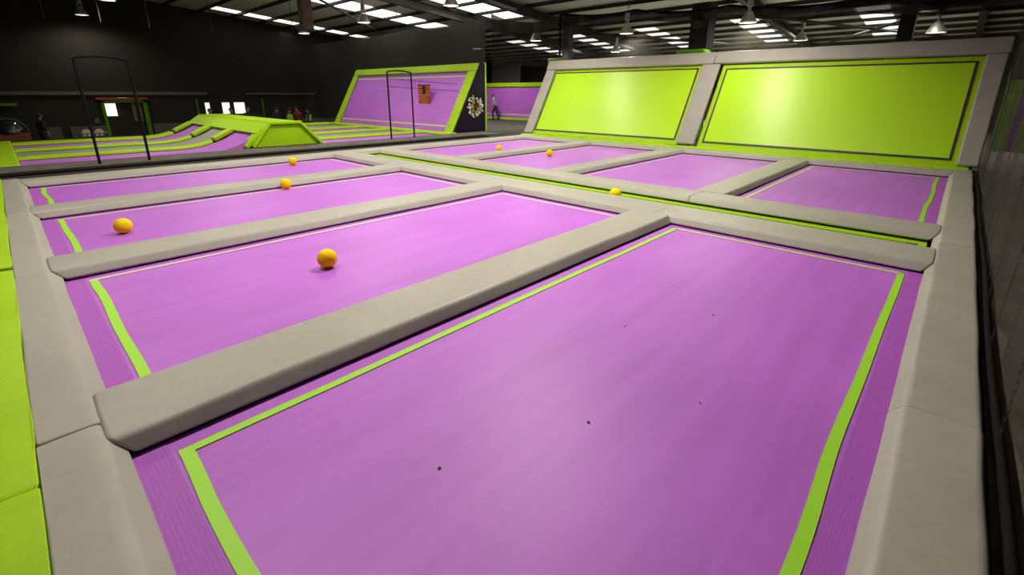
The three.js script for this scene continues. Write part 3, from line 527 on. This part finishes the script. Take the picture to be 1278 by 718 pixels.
{ const o = thing('back_net', 'sheer black net hanging above the leaning green wall', 'net', P(0, 0, 0));
  const top = (a, b) => 3.75 + 0.065 * b;
  part('mesh', netG([[16.1, -0.6], [16.1, 12.4]], 2.6, top, 0.12, { spans: 4, amp: 0.06, freq: 0.9, skew: 0.2 }, 7), mats.netSheer, o);
  const hem = []; for (let i = 0; i <= 40; i++) { const b = -0.6 + 13 * i / 40, s = (i / 10) % 1; hem.push(P(16.1, b, top(0, b) - 0.48 * s * (1 - s))); }
  part('gathered_band', netG([[16.08, -0.6], [16.08, 12.4]], 0, top, 0.12, { spans: 4, amp: 0.08, freq: 2.4, skew: 0.1 }, 9, 6, 0.28), mats.netDense, o);
  part('gathered_hem', new THREE.TubeGeometry(new THREE.CatmullRomCurve3(hem), 90, 0.055, 6), mats.black, o);
}
{ const o = thing('corner_net', 'sheer black net swagged between corner post and purple wall end', 'net', P(0, 0, 0));
  part('mesh', netG([[16.1, 12.52], [13.92, 14.17]], 2.6, () => 4.5, 0.28, { spans: 1, amp: 0.05, freq: 1.2, skew: 0.1 }, 12), mats.netSheer, o);
  part('gathered_band', netG([[16.06, 12.5], [13.9, 14.15]], 0, () => 4.5, 0.28, { spans: 1, amp: 0.07, freq: 2.6, skew: 0.1 }, 14, 6, 0.4), mats.netDense, o);
  part('post', rodG(P(16.1, 12.45, 0.06), P(16.1, 12.45, 4.55), 0.05, 8), mats.black, o);
}
{ const o = thing('purple_wall_net', 'dense dark grey net hanging behind the purple wall', 'net', P(0, 0, 0));
  part('mesh', netG([[13.75, 14.3], [13.75, 29.6]], 0.1, () => 4.35, 0.1, { spans: 3, amp: 0.07, freq: 0.7, skew: 0.1 }, 15), mats.netDense, o); }

// =============================================================================================
// DISTANT DOORS, PEOPLE AND SMALL THINGS AT THE LEFT WALL
// =============================================================================================
const WB = 29.97;
solo('trim_1', boxG(-6, 7.95, WB - 0.06, WB + 0.02, 1.40, 1.55), mats.stripGrey, 'pale grey cable tray along the black wall, longer run past the green door', 'trim', null, null, 'structure');
solo('trim_2', boxG(9.9, 17, WB - 0.06, WB + 0.02, 1.42, 1.52), mats.stripGrey, 'pale grey cable tray along the black wall behind the standing people', 'trim', null, null, 'structure');
{ const o = thing('door_1', 'lime framed doorway under an orange lintel with a lit pane', 'door', P(4.32, WB, FLOOR), null, 'structure');
  part('jamb', boxG(-0.86, -0.74, -0.1, 0.02, 0, 2.1), mats.limeDark, o); part('jamb', boxG(0.74, 0.9, -0.1, 0.02, 0, 2.1), mats.limeDark, o); part('head', boxG(-0.86, 0.9, -0.1, 0.02, 2.0, 2.12), mats.limeDark, o);
  part('lintel_sign', boxG(-1.02, 0.98, -0.14, 0.02, 2.13, 2.24), mats.orange, o); part('sign_lettering', boxG(-0.2, 0.14, -0.15, -0.139, 2.2, 2.235), mats.white, o);
  part('lit_pane', boxG(-0.73, -0.33, -0.03, 0.0, 1.38, 1.96), mats.litGlass, o);
  for (const x of [0.28, 0.5]) part('hanging_strip', boxG(x, x + 0.14, -0.04, -0.02, 1.1, 1.96), mats.stripGrey, o);
}
[[7.75, 7.97, 0.42, 1.0], [8.57, 8.95, 0.4, 1.0], [9.17, 9.72, 0.4, 1.0]].forEach(([a0, a1, h0, h1], i) => {
  const o = thing(`window_${++win}`, `small bright window in the black wall, ${['narrow one by a green post', 'middle one of three', 'widest of three'][i]}`, 'window', P(0, WB, 0), null, 'structure');
  part('pane', boxG(a0, a1, -0.03, 0, h0, h1), mats.litGlass, o); part('frame', mergeGeometries([boxG(a0 - 0.06, a1 + 0.06, -0.06, 0, h1, h1 + 0.05), boxG(a0 - 0.06, a0, -0.06, 0, h0, h1), boxG(a1, a1 + 0.06, -0.06, 0, h0, h1)]), mats.steel, o);
});
{ const o = thing('door_2', 'thin green framed opening beside the lit windows', 'door', P(9.0, WB, FLOOR), null, 'structure'); part('jamb', boxG(-1.65, -1.58, -0.08, 0, 0, 2.15), mats.limeDark, o); part('jamb', boxG(1.66, 1.73, -0.08, 0, 0, 2.15), mats.limeDark, o); part('rail', boxG(1.0, 1.7, -0.08, 0, 1.2, 1.24), mats.stripGrey, o); }
[[1.35, 1.85, 'narrow low grey partition beside the seated figure'], [2.15, 3.45, 'low grey partition with two white mushroom shapes'], [5.3, 7.0, 'low grey partition right of the lime doorway'], [12.9, 15.5, 'low grey partition behind the people in vests']].forEach(([a0, a1, lab]) => solo('low_partition', boxG(a0, a1, WB - 0.12, WB - 0.04, FLOOR, 0.0, null, 0.01), mats.lowWall, lab, 'partition'));
for (const a of [2.68, 3.14]) { const s = new THREE.Shape(); s.absarc(0, 0, 0.17, 0, Math.PI); s.lineTo(-0.17, 0); const o = thing('mushroom_emblem', 'white mushroom shaped emblem on the low grey partition', 'emblem', P(a, WB - 0.13, -0.3), 'white emblems on the partition');
  part('cap', new THREE.ExtrudeGeometry(s, { depth: 0.01, bevelEnabled: false }), mats.white, o); part('brim', boxG(-0.16, 0.3, -0.01, 0, -0.03, 0.0), mats.white, o); for (const x of [-0.1, 0.06]) part('foot', boxG(x - 0.05, x + 0.06, -0.01, 0, -0.16, -0.06), mats.white, o); }
solo('wall_notice', boxG(3.08, 3.26, WB - 0.03, WB, 0.12, 0.34), mats.stripGrey, 'small pale notice on the wall left of the lime doorway', 'notice');
solo('lime_bar', boxG(-0.6, 0.67, WB - 0.08, WB, 0.93, 1.06, null, 0.02), mats.limeDark, 'short lime green bar fixed on the black wall above the dome', 'bar');
{ const o = thing('dome_machine', 'dark glass domed machine with a pale rim beside the black wall', 'machine', P(0.2, 28.2, FLOOR));
  part('cabinet', boxG(-0.55, 0.55, -0.5, 0.5, 0, 0.85, null, 0.05), mats.orange, o);
  part('dome', new THREE.SphereGeometry(0.55, 28, 14, 0, 6.2832, 0, 1.5708).scale(1, 1.1, 1).translate(0, 0.85, 0), M(lin(0.02, 0.022, 0.02), 0.08, { clearcoat: 1 }), o);
  part('rim', new THREE.TorusGeometry(0.55, 0.018, 8, 30, Math.PI).scale(1, 1.1, 1).translate(0, 0.85, 0.12), mats.stripGrey, o);
}
// roof-hung bits
{ const o = thing('hanging_duct', 'pale pinkish square duct hanging down from the roof', 'duct', P(9.17, 19.8, 3.88)); part('casing', boxG(-0.2, 0.2, -0.2, 0.2, 0, roofH(9.2) - 3.88 - 0.05, null, 0.01), M(lin(0.3, 0.24, 0.2), 0.7, { map: carpetTex }), o); part('collar', boxG(-0.23, 0.23, -0.23, 0.23, 0.0, 0.06), mats.lowWall, o); }
for (const [a, b, h0, h1] of [[1.83, 24, 4.0, 4.35], [3.35, 24, 4.0, 4.35], [4.82, 24, 3.97, 4.3], [7.0, 24, 4.0, 4.4], [8.9, 20.5, 4.0, 5.0], [11.5, 17, 3.6, 5.0], [13.2, 15.5, 4.0, 4.9], [15.8, 12.6, 4.3, 5.0], [16.1, 9.4, 4.45, 5.0], [16.1, 6.5, 4.4, 5.0]]) solo('net_hanger', rodG(new THREE.Vector3(0, h0, 0), new THREE.Vector3(0, roofH(a) - 0.25, 0), 0.010), mats.lowWall, 'thin steel hanger rod dropping from the roof to a net', 'rod', P(a, b, 0), 'hanger rods of the nets');

// second green wall seen through the side net
{ const o = leanTo(thing('side_wall_trampoline', 'lime green leaning panel seen through the black side net', 'wall trampoline'), 16.4, 0.25, 72);
  part('panel_cloth', lb(-4.2, -0.62, 0, 1.75, -0.05, 0), mats.limePanel, o); part('purple_band', lb(-1.02, -0.9, 0, 1.75, -0.01, 0.01), mats.bed, o); part('top_pad', lb(-4.2, -0.6, 1.75, 1.95, -0.08, 0.06, 0.03), mats.frameDark, o);
  for (let r = 0; r < 3; r++) part('painted_line', lb(-0.95, -0.64, 0.06 + r * 0.09, 0.085 + r * 0.09, -0.005, 0.006), mats.white, o); }

// ---------- people ---------------------------------------------------------------------------
function personG(J, height, cols) {   // J: joints by name -> [x,y,z,r] for a 1.75 m figure facing +x
  const bones = [['hip', 'chest'], ['chest', 'neck'], ['neck', 'head'], ['chest', 'shL'], ['chest', 'shR'], ['shL', 'elL'], ['elL', 'wrL'], ['shR', 'elR'], ['elR', 'wrR'], ['wrL', 'haL'], ['wrR', 'haR'], ['hip', 'thL'], ['hip', 'thR'], ['thL', 'knL'], ['knL', 'anL'], ['anL', 'toL'], ['thR', 'knR'], ['knR', 'anR'], ['anR', 'toR']];
  const N = 64, mc = new MarchingCubes(N, new THREE.MeshBasicMaterial(), false, false, 60000); mc.isolation = 0; const S = 0.96;
  for (let k = 0; k < N; k++) for (let j = 0; j < N; j++) for (let i = 0; i < N; i++) {
    const x = (i - N / 2) / (N / 2) * S, y = (j - N / 2) / (N / 2) * S + 0.9, z = (k - N / 2) / (N / 2) * S; let d = 9;
    for (const [p, q] of bones) {
      const A = J[p], B = J[q], ux = B[0] - A[0], uy = B[1] - A[1], uz = B[2] - A[2], t = cl(((x - A[0]) * ux + (y - A[1]) * uy + (z - A[2]) * uz) / (ux * ux + uy * uy + uz * uz));
      const e = Math.hypot(x - A[0] - ux * t, y - A[1] - uy * t, z - A[2] - uz * t) - (A[3] + (B[3] - A[3]) * t), K = 0.035, h = cl(0.5 + 0.5 * (d - e) / K); d = d * (1 - h) + e * h - K * h * (1 - h);
    }
    mc.field[k * N * N + j * N + i] = -d;
  }
  mc.update();
  const n = mc.count, pos = new Float32Array(n * 3), col = new Float32Array(n * 3), f = height / 1.75;
  for (let v = 0; v < n; v++) {
    const x = mc.positionArray[v * 3] * S, y = mc.positionArray[v * 3 + 1] * S + 0.9, z = mc.positionArray[v * 3 + 2] * S;
    pos.set([x * f, y * f, z * f], v * 3);
    const hand = Math.min(...['wrL', 'wrR', 'haL', 'haR'].map(w => Math.hypot(x - J[w][0], y - J[w][1], z - J[w][2]))) < 0.085;
    const c = y > J.neck[1] - 0.01 || hand ? cols.skin : y < 0.1 ? cols.shoe : y < J.hip[1] + 0.03 ? cols.trousers : cols.shirt; col.set(c, v * 3);
  }
  const g = new THREE.BufferGeometry(); g.setAttribute('position', new THREE.BufferAttribute(pos, 3)); g.setAttribute('color', new THREE.BufferAttribute(col, 3)); const m = mergeVertices(g, 1e-4); m.computeVertexNormals(); return m;
}
const stand = { hip: [0, 0.93, 0, 0.125], chest: [0.01, 1.3, 0, 0.135], neck: [0.02, 1.49, 0, 0.055], head: [0.05, 1.63, 0, 0.1], shL: [0, 1.38, 0.17, 0.065], shR: [0, 1.38, -0.17, 0.065], elL: [-0.02, 1.1, 0.24, 0.045], elR: [-0.02, 1.1, -0.24, 0.045], wrL: [0.08, 0.88, 0.25, 0.034], wrR: [0.08, 0.88, -0.25, 0.034], haL: [0.12, 0.78, 0.25, 0.035], haR: [0.12, 0.78, -0.25, 0.035], thL: [0, 0.86, 0.09, 0.095], thR: [0, 0.86, -0.09, 0.095], knL: [0.02, 0.48, 0.1, 0.065], knR: [0.02, 0.48, -0.1, 0.065], anL: [-0.02, 0.08, 0.11, 0.045], anR: [-0.02, 0.08, -0.11, 0.045], toL: [0.14, 0.035, 0.12, 0.035], toR: [0.14, 0.035, -0.12, 0.035] };
const walk = { ...stand, hip: [-0.04, 0.92, 0, 0.115], chest: [0.06, 1.27, 0, 0.12], neck: [0.12, 1.46, 0, 0.05], head: [0.19, 1.6, 0, 0.105], shL: [0.06, 1.35, 0.15, 0.06], shR: [0.06, 1.35, -0.15, 0.06], elL: [0.02, 1.08, 0.2, 0.042], elR: [0.05, 1.08, -0.2, 0.042], wrL: [0.16, 0.9, 0.2, 0.032], wrR: [0.18, 0.9, -0.18, 0.032], haL: [0.22, 0.83, 0.19, 0.034], haR: [0.24, 0.84, -0.17, 0.034], thL: [-0.02, 0.85, 0.085, 0.09], thR: [-0.05, 0.85, -0.085, 0.09], knL: [0.2, 0.5, 0.09, 0.062], knR: [-0.12, 0.47, -0.09, 0.062], anL: [0.13, 0.085, 0.09, 0.045], anR: [-0.3, 0.09, -0.1, 0.045], toL: [0.28, 0.035, 0.1, 0.034], toR: [-0.14, 0.036, -0.11, 0.034] };
const skin = [0.45, 0.24, 0.15], dark = [0.02, 0.018, 0.016];
function person(J, height, cols, label, pos, turn, hairCol = lin(0.05, 0.03, 0.02), vest = null) {
  const o = thing('person', label, 'person', pos); o.rotation.y = turn; const f = height / 1.75;
  const body = part('body', personG(J, height, cols), M(0xffffff, 0.8, { vertexColors: true }), o);
  const h = J.head; part('hair', new THREE.SphereGeometry(0.112, 18, 10, 0, 6.2832, 0, 1.75).scale(1.02, 1.02, 0.98).rotateZ(0.5).translate(h[0] - 0.012, h[1] + 0.012, h[2]).scale(f, f, f), M(hairCol, 0.8), o);
  for (const s of [-1, 1]) part('eye', new THREE.SphereGeometry(0.013, 8, 6).translate(h[0] + 0.094, h[1] + 0.005, s * 0.036).scale(f, f, f), mats.black, body);
  part('nose', new THREE.ConeGeometry(0.016, 0.04, 8).translate(h[0] + 0.105, h[1] - 0.022, 0).scale(f, f, f), M(lin(...cols.skin), 0.7), body);
  for (const s of [-1, 1]) part('ear', new THREE.SphereGeometry(0.024, 8, 6).scale(0.6, 1, 0.4).translate(h[0], h[1] - 0.01, s * 0.102).scale(f, f, f), M(lin(...cols.skin), 0.7), body);
  if (vest) { const v = new THREE.LatheGeometry([[0.165, -0.3], [0.175, -0.1], [0.17, 0.03], [0.12, 0.1]].map(p => new THREE.Vector2(...p)), 20).scale(0.95, 1, 1.05).translate(J.chest[0], J.chest[1], 0).scale(f, f, f); part('vest', v, vest, o); }
  return o;
}
person(walk, 1.5, { skin: [0.3, 0.15, 0.09], shirt: [0.26, 0.3, 0.36], trousers: [0.012, 0.012, 0.016], shoe: dark }, 'child in grey blue top and dark trousers walking on the platform', P(19.9, 20.0, 0.06), 2.2, lin(0.12, 0.05, 0.02));
const hv = M(lin(0.28, 0.6, 0.04), 0.7), FB = 27.6, fy = FLOOR;
person(stand, 1.72, { skin, shirt: dark, trousers: dark, shoe: dark }, 'person in dark clothes standing before the narrow bright window', P(7.3, FB, fy), -1.4);
person(stand, 1.74, { skin, shirt: [0.02, 0.03, 0.015], trousers: dark, shoe: dark }, 'person in dark clothes standing before the middle bright window', P(8.3, FB, fy), -2.4);
person(stand, 1.78, { skin, shirt: dark, trousers: dark, shoe: dark }, 'person in black clothes standing before the widest bright window', P(9.05, FB, fy), -1.2);
person(stand, 1.76, { skin, shirt: [0.06, 0.02, 0.03], trousers: dark, shoe: dark }, 'person in maroon top standing beside the lime vest wearer', P(10.55, FB, fy), 1.6);
person(stand, 1.7, { skin, shirt: dark, trousers: dark, shoe: dark }, 'person in black with a bright lime vest, back to the wall', P(11.05, FB - 0.4, fy), 1.2, undefined, hv);
person(stand, 1.78, { skin, shirt: [0.28, 0.03, 0.02], trousers: dark, shoe: dark }, 'person in a red top standing between two lime vest wearers', P(11.65, FB, fy), 1.7);
person(stand, 1.66, { skin, shirt: dark, trousers: dark, shoe: dark }, 'person in lime vest standing next to the person in red', P(12.15, FB - 0.3, fy), 2.4, undefined, hv);
person(stand, 1.62, { skin, shirt: dark, trousers: dark, shoe: dark }, 'person in black standing beside the domed machine', P(1.15, 28.3, fy), 0.4);

scene.traverse(o => { if (o.isMesh) { o.castShadow = true; o.receiveShadow = true; } });
renderer.render(scene, camera);
